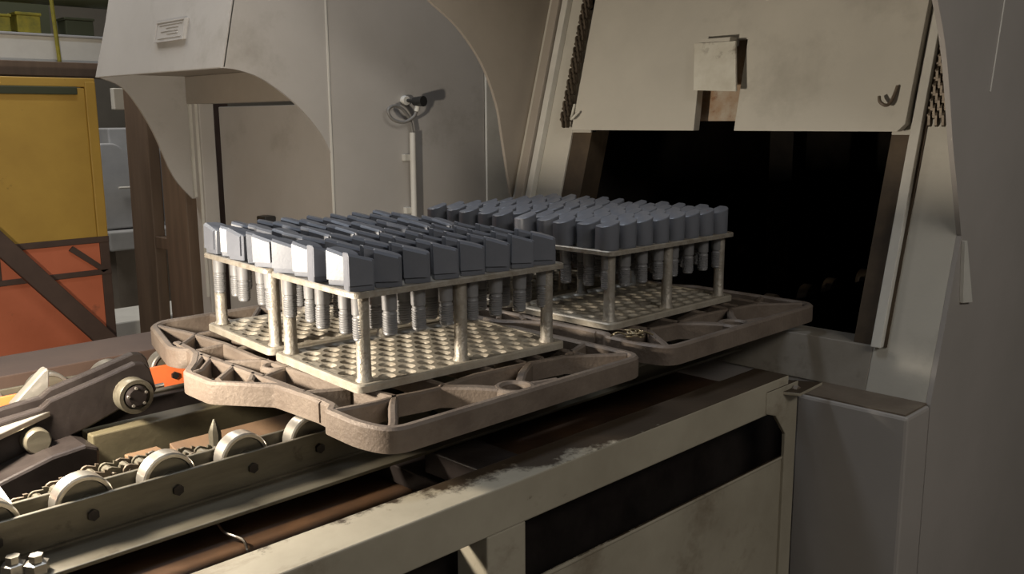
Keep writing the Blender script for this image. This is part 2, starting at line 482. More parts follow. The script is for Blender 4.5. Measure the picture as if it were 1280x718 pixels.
# chamber
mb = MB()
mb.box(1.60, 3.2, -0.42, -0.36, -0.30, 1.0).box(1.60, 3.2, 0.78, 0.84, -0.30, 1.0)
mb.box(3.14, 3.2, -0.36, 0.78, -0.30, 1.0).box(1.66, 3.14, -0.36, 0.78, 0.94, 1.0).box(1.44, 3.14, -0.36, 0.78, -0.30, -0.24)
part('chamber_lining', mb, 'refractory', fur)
# hearth wheels deep inside, coloured dark to stand for the chamber's shade
for y in (0.09, 0.774):
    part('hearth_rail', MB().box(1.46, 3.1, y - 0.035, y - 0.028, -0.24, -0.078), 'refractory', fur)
    for x in (1.63, 1.87, 2.04, 2.3, 2.6):
        wb = MB().lathe([(0.03, -0.017), (0.044, -0.017), (0.046, -0.014), (0.046, 0.014), (0.044, 0.017), (0.03, 0.017)], 20, (x, y - 0.008, -0.091), 'y')
        part('hearth_wheel', wb, 'soot_and_shade_brown', fur, smooth=35)
for y in (0.42, -0.06):
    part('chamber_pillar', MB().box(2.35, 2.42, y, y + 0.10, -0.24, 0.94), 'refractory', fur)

# ------------------------------------------------------------------ neighbouring furnace
nf = thing('furnace', 'shut grey furnace with arched hood, nameplate and a wall-mounted conduit', 'furnace', (1.4, 2.15, -1.0))
Y1, Y2 = 1.6, 2.686
arch = smooth_path([(0.607, 0.68), (0.672, 0.674), (0.763, 0.644), (0.887, 0.562), (0.984, 0.46), (1.029, 0.379)], 5)
hs = 0.225
poly = arch + [(1.027, 0.379), (1.027, -0.99), (1.031, -0.99), (1.031, 1.5), (0.607 + hs * 0.82, 1.5)]
poly = arch + [(1.029, 1.5), (0.607 + hs * 0.82, 1.5)]
part('hood_side', MB().prism(poly, Y1, Y1 + 0.012), 'grey_paint', nf)
part('side_panel', MB().box(1.034, 1.823, Y1 + 0.001, Y1 + 0.013, -0.99, 1.5), 'grey_paint', nf, bevel=0.002)
part('side_panel', MB().box(1.828, 2.9, Y1 - 0.008, Y1 + 0.005, -0.99, 1.5), 'pale_paint', nf, bevel=0.002, label='paler rear side panel')
part('corner_seam', MB().box(1.0275, 1.0345, Y1 - 0.003, Y1 + 0.004, -0.99, 1.5), 'off_white', nf, label='whitish seam line')
farc = smooth_path([(0.607, 0.687), (0.69, 0.655), (0.746, 0.595), (0.823, 0.457), (0.90, 0.26), (0.985, 0.152)], 5)
part('hood_side', MB().prism(farc + [(1.06, 0.152), (1.06, 1.5), (0.607 + hs * 0.82, 1.5)], Y2 - 0.012, Y2), 'grey_paint', nf)
# sloped hood front with soft lower lip
mb = MB(); a, b = 0.68, 1.5
mb.hexa([(0.607, Y1, a), (0.619, Y1, a), (0.619, Y2 + 0.03, a + 0.006), (0.607, Y2 + 0.03, a + 0.006),
         (0.607 + hs * (b - a), Y1, b), (0.619 + hs * (b - a), Y1, b), (0.619 + hs * (b - a), Y2 - 0.06, b), (0.607 + hs * (b - a), Y2 - 0.06, b)])
part('hood_front', mb, 'grey_paint', nf, bevel=0.004)
part('hood_underside', MB().box(0.72, 1.03, Y1 + 0.012, Y2 - 0.012, 0.70, 0.712), 'tan_paint', nf)
# recessed front, header, jambs, closed door
part('header', MB().box(0.985, 1.06, Y1 + 0.012, Y2 - 0.012, 0.578, 0.70), 'tan_paint', nf, bevel=0.004)
part('jamb', MB().box(1.00, 1.07, 2.585, Y2 - 0.012, -0.99, 0.60), 'grey_paint', nf, bevel=0.004)
part('jamb_strip', MB().box(0.988, 1.00, 2.655, 2.668, 0.16, 0.60), 'pale_paint', nf)
part('jamb_strip', MB().box(0.988, 1.00, 2.60, 2.606, -0.3, 0.60), 'pale_paint', nf)
part('closed_door', MB().box(1.075, 1.10, Y1 + 0.013, 2.55, -0.60, 0.565), 'grey_paint', nf, bevel=0.004)
part('door_stop', MB().box(1.02, 1.075, 2.10, 2.17, 0.05, 0.105), 'black_plastic', nf, bevel=0.006)
part('lower_front', MB().box(1.06, 1.09, Y1 + 0.013, Y2 - 0.012, -0.99, -0.60), 'dark_grey_paint', nf)
# nameplate: raised border and illegible embossed lines
def hood_x(z): return 0.607 + hs * (z - 0.68)
def hood_box(b_, y0, y1, z0, z1, o0, o1):
    return b_.hexa([(hood_x(z0) - o1, y0, z0), (hood_x(z0) - o0, y0, z0), (hood_x(z0) - o0, y1, z0), (hood_x(z0) - o1, y1, z0),
                    (hood_x(z1) - o1, y0, z1), (hood_x(z1) - o0, y0, z1), (hood_x(z1) - o0, y1, z1), (hood_x(z1) - o1, y1, z1)])
npl = part('nameplate', hood_box(MB(), 1.905, 2.148, 0.795, 0.872, 0, 0.012), 'grey_paint', nf, bevel=0.002)
mb = MB()
for r in ((1.905, 2.148, 0.795, 0.800), (1.905, 2.148, 0.867, 0.872), (1.905, 1.912, 0.80, 0.867), (2.141, 2.148, 0.80, 0.867)):
    hood_box(mb, *r, 0.012, 0.016)
part('border', mb, 'grey_paint', nf, under=npl)
mb = MB()
for r in ((1.93, 2.12, 0.857, 0.861), (1.96, 2.06, 0.845, 0.849), (1.96, 2.10, 0.833, 0.837), (1.96, 2.05, 0.823, 0.827), (1.93, 2.12, 0.808, 0.812)):
    hood_box(mb, *r, 0.012, 0.0145)
part('embossed_line', mb, 'grey_paint', nf, under=npl)
# thermocouple head, cable loop, conduit
mb = MB().lathe([(0.017, -0.02), (0.020, -0.012), (0.020, 0.0)], 14, (1.383, Y1, 0.578), 'y')
part('sensor_boss', mb, 'off_white', nf, smooth=40)
mb = MB().tube([(1.386, Y1 - 0.018, 0.578), (1.392, Y1 - 0.055, 0.574)], 0.007, 8).tube(
    [(1.392, Y1 - 0.055, 0.574), (1.398, Y1 - 0.105, 0.574)], [0.017, 0.021], 12)
part('sensor_head', mb, 'black_plastic', nf, smooth=40)
mb = MB().tube([(1.392, Y1 - 0.075, 0.555), (1.388, Y1 - 0.072, 0.535)], 0.010, 10)
part('cable_gland', mb, 'off_white', nf, smooth=40)
pth = smooth_path([(1.388, Y1 - 0.072, 0.538), (1.372, Y1 - 0.07, 0.512), (1.33, Y1 - 0.06, 0.493), (1.285, Y1 - 0.05, 0.505), (1.268, Y1 - 0.045, 0.538),
                   (1.300, Y1 - 0.04, 0.556), (1.345, Y1 - 0.035, 0.545), (1.385, Y1 - 0.03, 0.505), (1.400, Y1 - 0.028, 0.455)], 6)
part('cable', MB().tube(pth, 0.0065, 8), 'cable_grey', nf, smooth=60)
part('conduit', MB().tube([(1.400, Y1 - 0.028, 0.452), (1.396, Y1 - 0.028, -0.30)], 0.0125, 12), 'off_white', nf, smooth=40)
for z in (0.352, 0.138):
    part('conduit_bracket', MB().box(1.365, 1.398, Y1 - 0.020, Y1 + 0.001, z - 0.012, z + 0.014), 'pale_paint', nf, bevel=0.002)

# ------------------------------------------------------------------ conveyor frame
cf = thing('conveyor_frame', 'cream painted steel frame of the loading conveyor, scraped brown on top', 'frame', (0.2, 0.4, -1.0))
RT = -0.115
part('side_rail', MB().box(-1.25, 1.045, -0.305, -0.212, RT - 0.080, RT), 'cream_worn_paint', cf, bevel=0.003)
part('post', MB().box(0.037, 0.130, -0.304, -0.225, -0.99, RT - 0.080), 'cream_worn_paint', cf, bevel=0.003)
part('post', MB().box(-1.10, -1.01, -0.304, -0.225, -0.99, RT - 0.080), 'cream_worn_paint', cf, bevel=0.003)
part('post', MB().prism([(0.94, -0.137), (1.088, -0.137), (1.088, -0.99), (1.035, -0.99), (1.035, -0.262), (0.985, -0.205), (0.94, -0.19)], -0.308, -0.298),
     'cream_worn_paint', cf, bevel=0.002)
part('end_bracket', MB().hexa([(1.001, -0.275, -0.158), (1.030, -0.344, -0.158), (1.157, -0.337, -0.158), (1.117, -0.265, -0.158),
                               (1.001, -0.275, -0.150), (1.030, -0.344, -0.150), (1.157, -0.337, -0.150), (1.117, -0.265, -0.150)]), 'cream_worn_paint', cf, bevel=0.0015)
part('bolt', MB().lathe([(0.013, -0.012), (0.013, 0.0)], 6, (1.060, -0.312, -0.155), 'y'), 'dirty_top', cf)
mb = MB().box(0.131, 1.085, -0.300, -0.295, -0.985, -0.322)
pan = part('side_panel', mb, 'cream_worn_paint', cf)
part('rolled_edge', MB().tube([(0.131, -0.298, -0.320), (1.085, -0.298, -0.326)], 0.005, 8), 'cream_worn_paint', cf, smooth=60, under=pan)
for x0, x1 in ((0.150, 0.262), (-0.85, -0.74)):
    part('cross_member', MB().box(x0, x1, -0.212, 0.0, -0.195, -0.1455).box(x0, x1, -0.180, 1.15, -0.246, -0.206), 'oily_steel', cf, bevel=0.003)
part('side_rail', MB().box(-1.25, 1.045, 1.08, 1.30, RT - 0.080, RT), 'brown_steel', cf, bevel=0.003, label='brown rear side rail')
for x in (-1.10, 0.04, 0.95):
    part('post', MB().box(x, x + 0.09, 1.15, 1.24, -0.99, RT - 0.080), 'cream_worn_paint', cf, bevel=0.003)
part('light_block_sheet', MB().box(-1.2, 1.29, -0.190, -0.184, -0.99, -0.205), 'oily_steel', cf)  # added dark sheet, keeps light out so the opening stays black
dp = MB().box(-1.2, 1.28, 0.0, 1.08, -0.256, -0.25)
part('drip_pan', dp, 'rust_pan', cf)
single('bent_wire', MB().tube(smooth_path([(-0.205, 0.19, -0.248), (-0.213, 0.165, -0.240), (-0.225, 0.115, -0.236), (-0.215, 0.07, -0.238), (-0.222, 0.04, -0.247)], 6), 0.0024, 6),
       'bright_steel', 'thin bent bright wire lying in the dark pit of the conveyor', 'wire', (-0.21, 0.1, -0.25), smooth=60)

# ------------------------------------------------------------------ roller tracks
def wheel_mesh(r, wd):
    h = wd / 2
    b = MB(); n = 36
    prof = [(r * 0.80, -h + 0.003), (r * 0.84, -h), (r * 0.95, -h), (r, -h + 0.003), (r, h - 0.003), (r * 0.95, h), (r * 0.84, h), (r * 0.80, h - 0.003)]
    k = len(prof)
    vs = [(rr * math.sin(2 * math.pi * q / n), t, rr * math.cos(2 * math.pi * q / n)) for rr, t in prof for q in range(n)]
    fs = [(i * n + q, i * n + (q + 1) % n, ((i + 1) % k) * n + (q + 1) % n, ((i + 1) % k) * n + q) for i in range(k) for q in range(n)]
    return b.add(vs, fs)
def web_mesh(r, wd):
    h = wd / 2
    return MB().lathe([(0.010, -h - 0.003), (0.015, -h - 0.003), (0.015, -h + 0.003), (r * 0.81, -h + 0.004), (r * 0.81, h - 0.004), (0.015, h - 0.003), (0.015, h + 0.003), (0.010, h + 0.003)], 28, (0, 0, 0), 'y')
WR = 0.046
def roller_track(label, ywall, ydepth, x0, x1, wheel_x0, wallmat, flange, group):
    t = thing('roller_track', label, 'roller track', ((x0 + x1) / 2, ywall, -0.145), group)
    bx = BASE[t.name]
    part('side_bar', MB().box(x0, x1, ywall, ywall + 0.008, -0.140, -0.075), wallmat, t, bevel=0.0015)
    part('side_bar', MB().box(x0, x1, ywall + ydepth, ywall + ydepth + 0.008, -0.140, -0.075), 'rail_steel', t, bevel=0.0015)
    part('flange', MB().box(x0, x1, ywall - flange, ywall + ydepth + 0.008, -0.145, -0.138), 'rail_steel', t, bevel=0.0015)
    part('weld_bead', MB().tube([(x0, ywall - 0.001, -0.137), (x1, ywall - 0.001, -0.137)], 0.004, 6), 'rail_steel', t, smooth=60)
    wm = None; x = wheel_x0
    while x < x1 - 0.06:
        if x > x0 + 0.05:
            if wm is None:
                wm = mesh_obj('wheel', wheel_mesh(WR, 0.034), 'bright_steel', t, smooth=35); o = wm
                wb_ = mesh_obj('wheel_web', web_mesh(WR, 0.034), 'rail_steel', o, smooth=35)  # web darker than the rim, painting shade on the wheel's side face
            else:
                o = copy_tree(wm, t)
            o.location = (x - bx[0], ywall + 0.004 + ydepth / 2 - bx[1], -0.045 - WR - bx[2])
            a = mesh_obj('axle_bolt', MB().lathe([(0.0095, -0.006), (0.0095, 0.0), (0.006, 0.001)], 6, (0, 0, 0), 'y'), 'oily_steel', t)
            a.location = (x + 0.003 - bx[0], ywall - bx[1], -0.104 - bx[2])
        x += 0.1385
    return t
t1 = roller_track('roller track with grey oily side bars and bright wheels, beside the cream rail', 0.058, 0.060, -1.15, 1.285, -1.166, 'rail_steel', 0.088, 'roller tracks')
# two bright hex bolts clamping the flange at the loading end
for x, y in ((-0.60, 0.015), (-0.575, -0.005)):
    part('clamp_bolt', MB().lathe([(0.017, 0), (0.017, 0.014), (0.010, 0.016), (0.010, 0.026)], 6, (x, y, -0.138)), 'bright_steel', t1)
t2 = roller_track('roller track with an orange painted side bar, behind the beam', 0.742, 0.060, -1.15, 1.285, -1.130, 'orange_paint', 0.12, 'roller tracks')
t1['group'] = t2['group'] = 'roller tracks'

# ------------------------------------------------------------------ beam and pusher gear between the tracks
cb = thing('guide_beam', 'olive box beam running under the trays between the roller tracks', 'beam', (0.4, 0.46, -0.195))
part('box_beam', MB().box(-0.335, 1.25, 0.42, 0.475, -0.195, -0.099), 'beam_paint', cb, bevel=0.003)
part('wear_strip', MB().box(-0.42, 1.25, 0.525, 0.545, -0.195, -0.080), 'oily_steel', cb, bevel=0.002)
part('wear_strip', MB().box(-0.45, 1.25, 0.580, 0.600, -0.195, -0.085), 'rail_steel', cb, bevel=0.002)
mb = MB().box(-0.300, -0.235, 0.275, 0.36, -0.196, -0.130)
single('packing_block', mb, 'rust_tan', 'small tan block standing next to the roller chain', 'block', (-0.27, 0.31, -0.195), bevel=0.002)
mb = MB().hexa([(-0.205, 0.300, -0.195), (0.30, 0.300, -0.195), (0.30, 0.372, -0.195), (-0.205, 0.372, -0.195),
                (-0.205, 0.300, -0.160), (0.30, 0.300, -0.160), (0.30, 0.372, -0.135), (-0.205, 0.372, -0.135)])
single('sloped_board', mb, 'rust_tan', 'long tan sloping bar in front of the olive box beam', 'bar', (0.05, 0.336, -0.195), bevel=0.002)
mb = MB().lathe([(0.013, -0.195), (0.013, -0.105), (0.009, -0.094), (0.002, -0.078)], 8, (-0.149, 0.285, 0))
single('locating_pin', mb, 'rail_steel', 'pointed steel pin standing upright beside the tan bar', 'pin', (-0.149, 0.285, -0.195), smooth=40)
# floor plate that carries the gear between the tracks
mb = MB().box(-1.15, 1.25, 0.126, 0.622, -0.205, -0.195)
part('carrier_plate', mb, 'oily_steel', cb)

# roller chain, link by link
ch = thing('drive_chain', 'oily roller chain lying behind the bright track wheels', 'chain', (-0.40, 0.205, -0.194))
def link_plate(b_, p, q, y, th, r):
    d = (Vector(q) - Vector(p)); L_ = d.length; ux, uz = d.x / L_, d.y / L_
    pl = []
    for j in range(7):
        t = -math.pi / 2 + math.pi * j / 6
        pl.append((L_ / 2 + L_ * 0.5 + r * math.cos(t) - L_ / 2, r * math.sin(t)))
    pl.append((L_ / 2, r * 0.62))
    for j in range(7):
        t = math.pi / 2 + math.pi * j / 6
        pl.append((r * math.cos(t), r * math.sin(t)))
    pl.append((L_ / 2, -r * 0.62))
    pl = [(p[0] + ux * a - uz * c, p[1] + uz * a + ux * c) for a, c in pl]
    b_.prism(pl, y, y + th)
pins = []
x, z = -0.62, -0.138
for i in range(16):
    pins.append((x, z)); x += 0.029; z += 0.006 if i < 7 else (-0.001 if i < 11 else -0.004)
for i in range(len(pins) - 1):
    b_ = MB(); inner = i % 2 == 0
    for yy in ((0.188, 0.216) if inner else (0.182, 0.222)):
        link_plate(b_, pins[i], pins[i + 1], yy, 0.005, 0.0125)
    if inner:
        for pp in (pins[i], pins[i + 1]):
            b_.tube([(pp[0], 0.193, pp[1]), (pp[0], 0.216, pp[1])], 0.0095, 10)
    else:
        for pp in (pins[i], pins[i + 1]):
            b_.tube([(pp[0], 0.178, pp[1]), (pp[0], 0.231, pp[1])], 0.005, 8)
    part('link', b_, 'chain_steel' if not inner else 'rail_steel', ch, smooth=35)

# pusher carriage
pc = thing('pusher_carriage', 'black oily pusher arm with round cam rollers and an upright dog', 'pusher', (-0.45, 0.44, -0.195))
part('carriage_body', MB().prism([(-0.75, -0.195), (-0.350, -0.195), (-0.345, -0.103), (-0.37, -0.092), (-0.43, -0.098), (-0.62, -0.150), (-0.75, -0.160)], 0.355, 0.44), 'oily_steel', pc, bevel=0.006)
arm = [(-0.56, -0.055), (-0.484, -0.037), (-0.415, -0.030), (-0.398, -0.018), (-0.300, 0.006), (-0.232, 0.024), (-0.212, 0.020), (-0.202, 0.006), (-0.192, -0.040), (-0.205, -0.056),
       (-0.27, -0.066), (-0.325, -0.085), (-0.37, -0.098), (-0.43, -0.118), (-0.56, -0.125)]
part('arm_plate', MB().prism(arm, 0.440, 0.462), 'oily_steel', pc, bevel=0.004)
part('arm_plate', MB().prism([(p[0] + 0.02, p[1] + 0.006) for p in arm], 0.500, 0.520), 'oily_steel', pc, bevel=0.004)
ro = part('cam_roller', MB().lathe([(0.012, -0.036), (0.018, -0.036), (0.0185, -0.028), (0.026, -0.028), (0.0265, -0.034), (0.034, -0.034), (0.0355, -0.031), (0.0355, -0.004), (0.032, 0.0)], 28,
                                   (-0.248, 0.440, -0.036), 'y'), 'rail_steel', pc, smooth=35)
part('roller_cap', MB().lathe([(0.017, -0.039), (0.023, -0.034), (0.024, -0.028)], 24, (-0.248, 0.440, -0.036), 'y'), 'oily_steel', pc, smooth=35, under=ro)
for k in range(5):
    t = 2 * math.pi * k / 5 + 0.4
    part('cap_screw', MB().lathe([(0.003, -0.0405), (0.003, -0.036)], 6, (-0.248 + 0.0185 * math.cos(t), 0.440, -0.036 + 0.0185 * math.sin(t)), 'y'), 'bright_steel', pc, under=ro)
part('pivot_roller', MB().lathe([(0.010, -0.034), (0.021, -0.034), (0.024, -0.030), (0.024, -0.004), (0.020, 0.0)], 24, (-0.435, 0.440, -0.082), 'y'), 'rail_steel', pc, smooth=35)
part('stud', MB().tube([(-0.20, 0.45, -0.036), (-0.174, 0.45, -0.036)], 0.005, 8), 'bright_steel', pc, smooth=40)
part('dog', MB().prism([(-0.438, -0.040), (-0.375, 0.018), (-0.368, 0.022), (-0.364, 0.016), (-0.372, -0.055), (-0.43, -0.050)], 0.535, 0.562), 'bright_steel', pc, bevel=0.003)
part('dog_lug', MB().box(-0.392, -0.36, 0.500, 0.56, -0.075, -0.030), 'oily_steel', pc, bevel=0.003)
part('wear_shoe', MB().hexa([(-0.66, 0.36, -0.085), (-0.50, 0.40, -0.060), (-0.40, 0.438, -0.048), (-0.60, 0.438, -0.072),
                             (-0.66, 0.36, -0.073), (-0.50, 0.40, -0.048), (-0.40, 0.438, -0.036), (-0.60, 0.438, -0.060)]), 'bright_steel', pc, bevel=0.002)
mb = MB().hexa([(-0.70, 0.155, -0.195), (-0.535, 0.148, -0.195), (-0.525, 0.300, -0.195), (-0.70, 0.320, -0.195),
                (-0.70, 0.155, -0.105), (-0.545, 0.150, -0.112), (-0.535, 0.295, -0.105), (-0.70, 0.320, -0.095)])
single('stop_block', mb, 'off_white', 'pale stop block at the start of the roller track', 'block', (-0.62, 0.23, -0.195), bevel=0.003)

# ------------------------------------------------------------------ cast trays
TT, TB = 0.0, -0.045
def tray_mesh():
    b = MB()
    rim = rounded([(-0.072, -0.196, 0.05), (0.600, -0.196, 0.05), (0.605, 0.20, 0.02), (0.575, 0.26, 0.02), (0.575, 0.48, 0.02), (0.605, 0.54, 0.02), (0.600, 0.63, 0.03), (0.548, 0.70, 0.03), (0.535, 0.90, 0.06), (0.03, 0.90, 0.03),
                   (-0.010, 0.862, 0.02), (-0.078, 0.62, 0.015), (-0.070, 0.585, 0.008), (-0.054, 0.57, 0.008), (-0.066, 0.52, 0.008), (-0.106, 0.448, 0.012), (-0.148, 0.392, 0.02), (-0.148, 0.285, 0.012), (-0.068, 0.175, 0.012),
                   (-0.062, 0.03, 0.008), (-0.066, -0.01, 0.006), (-0.086, -0.032, 0.006), (-0.090, -0.13, 0.03)], 0.03, 5)
    rim.reverse()
    b.bar(rim, 0.020, TB, TT, True, 0.005)
    R_ = lambda pts, wd=0.014: b.bar(pts, wd, TB + 0.004, TT - 0.0012, False, 0.004)
    def ring(cx, cy, r, wd=0.016):
        b.bar([(cx + r * math.cos(2 * math.pi * j / 20), cy + r * math.sin(2 * math.pi * j / 20)) for j in range(20)], wd, TB + 0.002, TT - 0.0006, True, 0.005)
    # near strip
    R_([(-0.08, -0.035), (0.0, -0.052), (0.05, -0.050), (0.10, -0.060), (0.146, -0.064)], 0.016)
    R_([(0.046, -0.045), (0.0, -0.10), (-0.045, -0.160), (-0.062, -0.180)], 0.016)
    R_([(0.146, -0.062), (0.19, -0.110), (0.215, -0.150)], 0.026)
    ring(0.245, -0.163, 0.034)
    R_([(0.276, -0.145), (0.33, -0.10), (0.385, -0.064)], 0.018)
    R_([(0.283, -0.170), (0.34, -0.186)], 0.018)
    R_([(0.146, -0.060), (0.25, -0.045), (0.385, -0.060), (0.48, -0.075), (0.555, -0.135), (0.59, -0.16)], 0.016)
    R_([(0.385, -0.060), (0.40, 0.05)])
    # spine on the loading side and the towing lobe
    R_([(-0.045, 0.66), (-0.060, 0.52), (-0.056, 0.30), (-0.058, 0.10), (-0.066, 0.02)], 0.020)
    R_([(-0.110, 0.436), (-0.060, 0.505)], 0.014)
    R_([(-0.138, 0.385), (-0.118, 0.392), (-0.056, 0.470)], 0.012)
    R_([(-0.128, 0.300), (-0.056, 0.370)], 0.014)
    R_([(-0.088, 0.245), (-0.056, 0.290)], 0.014)
    # second spine under the baskets' edge
    R_([(0.0, 0.86), (0.02, 0.72), (0.025, 0.56), (0.012, 0.40), (0.015, 0.26), (0.022, 0.12), (0.045, -0.045)], 0.018)
    for y0, y1 in ((0.62, 0.70), (0.55, 0.56), (0.42, 0.36), (0.25, 0.28), (0.10, 0.06)):
        R_([(-0.058, y0), (0.02, y1)], 0.013)
    ring(0.006, 0.305, 0.026, 0.014)
    # grid under the load
    for x in (0.16, 0.30, 0.44):
        R_([(x, -0.05), (x, 0.20), (x + 0.02, 0.35), (x, 0.50), (x, 0.89)], 0.014)
    for y in (0.10, 0.30, 0.50, 0.70):
        R_([(0.02, y), (0.20, y + 0.02), (0.40, y - 0.02), (0.575 if y < 0.6 else 0.545, y)], 0.014)
    for x in (0.10, 0.24, 0.38):
        for y in (0.20, 0.60):
            ring(x, y, 0.028, 0.013)
    R_([(0.16, 0.70), (0.30, 0.89)]); R_([(0.44, 0.70), (0.30, 0.89)])
    R_([(0.605, -0.03), (0.50, -0.07)], 0.016)
    R_([(0.52, -0.10), (0.53, 0.10)], 0.014)
    return b
tray = single('furnace_tray', tray_mesh(), 'cast_alloy', 'brown cast alloy tray with open ribbed cells, half over the bright wheels', 'tray', (0.26, 0.35, -0.045), smooth=40,
              group='cast furnace trays')
tr2 = tray.copy(); COL.objects.link(tr2)
tr2.location.x += 0.775
tr2['label'] = 'brown cast alloy tray reaching into the furnace doorway'

# tangle of wire on the far tray
pts = []
for i in range(46):
    t = i * 0.62
    r = 0.010 + 0.010 * (0.5 + 0.5 * math.sin(i * 0.9))
    pts.append((0.700 + r * math.cos(t) * 1.1 + 0.004 * math.sin(i * 1.7), -0.092 + r * math.sin(t) - 0.0003 * i, 0.006 + 0.014 * (0.5 + 0.5 * math.sin(i * 0.37))))
pts += [(0.675, -0.07, 0.016), (0.655, -0.065, 0.010), (0.640, -0.085, 0.020)]
pts = [(0.755, -0.110, 0.003), (0.735, -0.10, 0.012)] + pts
single('wire_tangle', MB().tube(smooth_path(pts, 3), 0.0022, 6), 'plated_wire', 'small tangle of twisted wire lying on the tray rim', 'wire', (0.70, -0.09, 0.0), smooth=60)

# ------------------------------------------------------------------ baskets
LX, LY, HH = 0.533, 0.346, 0.18
NX, NY = 8, 5
PX, PY = LX / NX, LY / NY
def make_basket(label):
    t = thing('work_basket', label, 'basket', (0, 0, 0), 'alloy work baskets')
    b = MB(); px, rows = 0.043, 9
    m_ = 0.010; py = (LY - 2 * m_) / rows; nx = int((LX - 2 * m_) // px); px = (LX - 2 * m_) / nx
    for j in range(rows):
        y0 = m_ + j * py
        if j % 2 == 0:
            for i in range(nx):
                b.cell(m_ + i * px, m_ + (i + 1) * px, y0, y0 + py, m_ + (i + .5) * px, y0 + py / 2, 0.0135, 0.003, 0.0148, 0.0042)
        else:
            b.box(m_, m_ + px / 2, y0, y0 + py, 0.003, 0.014).box(LX - m_ - px / 2, LX - m_, y0, y0 + py, 0.003, 0.014)
            for i in range(nx - 1):
                b.cell(m_ + (i + .5) * px, m_ + (i + 1.5) * px, y0, y0 + py, m_ + (i + 1) * px, y0 + py / 2, 0.0135, 0.003, 0.0148, 0.0042)
    part('base_grid', b, 'grid_alloy', t, smooth=30)
    rb = MB().bar(list(reversed(rounded([(0.006, 0.006), (LX - 0.006, 0.006), (LX - 0.006, LY - 0.006), (0.006, LY - 0.006)], 0.012, 3))), 0.013, 0.0, 0.016, True, 0.003)
    part('base_rim', rb, 'grid_alloy', t, smooth=40)
    b = MB()
    for j in range(NY):
        for i in range(NX):
            cx, cy = hole(i, j)
            b.cell(0.004 + (LX - 0.008) / NX * i, 0.004 + (LX - 0.008) / NX * (i + 1), 0.004 + (LY - 0.008) / NY * j, 0.004 + (LY - 0.008) / NY * (j + 1), cx, cy, 0.0170, HH + 0.001, HH + 0.0095)
    part('top_plate', b, 'leg_alloy', t, smooth=30)
    rb = MB().bar(list(reversed(rounded([(0.004, 0.004), (LX - 0.004, 0.004), (LX - 0.004, LY - 0.004), (0.004, LY - 0.004)], 0.016, 4))), 0.009, HH, HH + 0.0115, True, 0.0025)
    part('top_rim', rb, 'leg_alloy', t, smooth=40)
    for (x, y) in ((0.030, 0.030), (LX / 2 - 0.005, 0.030), (LX - 0.032, 0.030), (0.030, LY - 0.022), (LX / 2 - 0.005, LY - 0.022), (LX - 0.032, LY - 0.022)):
        part('leg', MB().lathe([(0.0175, 0.013), (0.0175, 0.018), (0.0142, 0.022), (0.0136, 0.09), (0.0142, HH + 0.002)], 14, (x, y, 0)), 'leg_alloy', t, smooth=40)
    return t
def hole(i, j):
    return ((i + 0.5) * PX + (0.006 if j % 2 else -0.006), (j + 0.5) * PY)

# ------------------------------------------------------------------ the work pieces: flat-faced picks with ringed shanks
def make_pick():
    t = thing('cutter_pick', 'x', 'cutter pick', (0, 0, 0))
    # plan of the head: flat at -y, rounded at +y
    plan = [(-0.026, -0.017), (-0.024, -0.019), (0.024, -0.019), (0.026, -0.017), (0.026, 0.003)]
    for k in range(1, 12):
        a = math.pi * k / 12
        plan.append((0.026 * math.cos(a), 0.003 + 0.024 * math.sin(a)))
    plan.append((-0.026, 0.003))
    n = len(plan)
    top = lambda x, y: 0.066 - 0.28 * x - 0.05 * max(0.0, y)
    c = 0.0016
    ins = [(x * 0.93, (y - 0.002) * 0.93 + 0.002) for x, y in plan]
    zb = 0.004
    vs = [(x * 0.94, y * 0.94, 0.0) for x, y in plan] + [(x, y, zb) for x, y in plan] + [(x, y, top(x, y) - c) for x, y in plan] + [(x, y, top(x, y)) for x, y in ins]
    fs = [tuple(range(n - 1, -1, -1)), tuple(3 * n + i for i in range(n))]
    for lv in range(3):
        fs += [(lv * n + i, lv * n + (i + 1) % n, (lv + 1) * n + (i + 1) % n, (lv + 1) * n + i) for i in range(n)]
    b = MB().add(vs, fs)
    part('head', b, 'coated_steel', t, smooth=35)
    # hard facing tile set into the flat, held clear of the plate
    part('facing_tile', MB().hexa([(-0.0255, -0.0235, 0.012), (0.0200, -0.0235, 0.012), (0.0200, -0.0178, 0.012), (-0.0255, -0.0178, 0.012),
                                   (-0.0255, -0.0235, 0.0680), (0.0200, -0.0235, 0.0552), (0.0200, -0.0178, 0.0602), (-0.0255, -0.0178, 0.0730)]), 'coated_steel', t)
    pr = [(0.0155, 0.001), (0.0155, -0.004), (0.0148, -0.006), (0.0146, -0.046), (0.0125, -0.048), (0.0125, -0.051), (0.0143, -0.053)]
    z = -0.053
    for k in range(8):
        pr += [(0.0144, z - 0.0010), (0.0144, z - 0.0030), (0.0128, z - 0.0038), (0.0128, z - 0.0046)]; z -= 0.0048
    pr += [(0.0135, z - 0.002), (0.0110, z - 0.005)]
    b = MB().lathe(list(reversed(pr)), 14)
    part('shank', b, 'shank_steel', t, smooth=40)
    return t
pick0 = make_pick()
used = [False]
def place_pick(x, y, rz, label, group):
    o = pick0 if not used[0] else copy_tree(pick0)
    used[0] = True
    o.location = (x, y, Z0 + HH + 0.0115 - 0.0018)
    o.rotation_euler = (random.uniform(-0.025, 0.025), random.uniform(-0.02, 0.02), rz)
    o['label'] = label; o['group'] = group
    return o

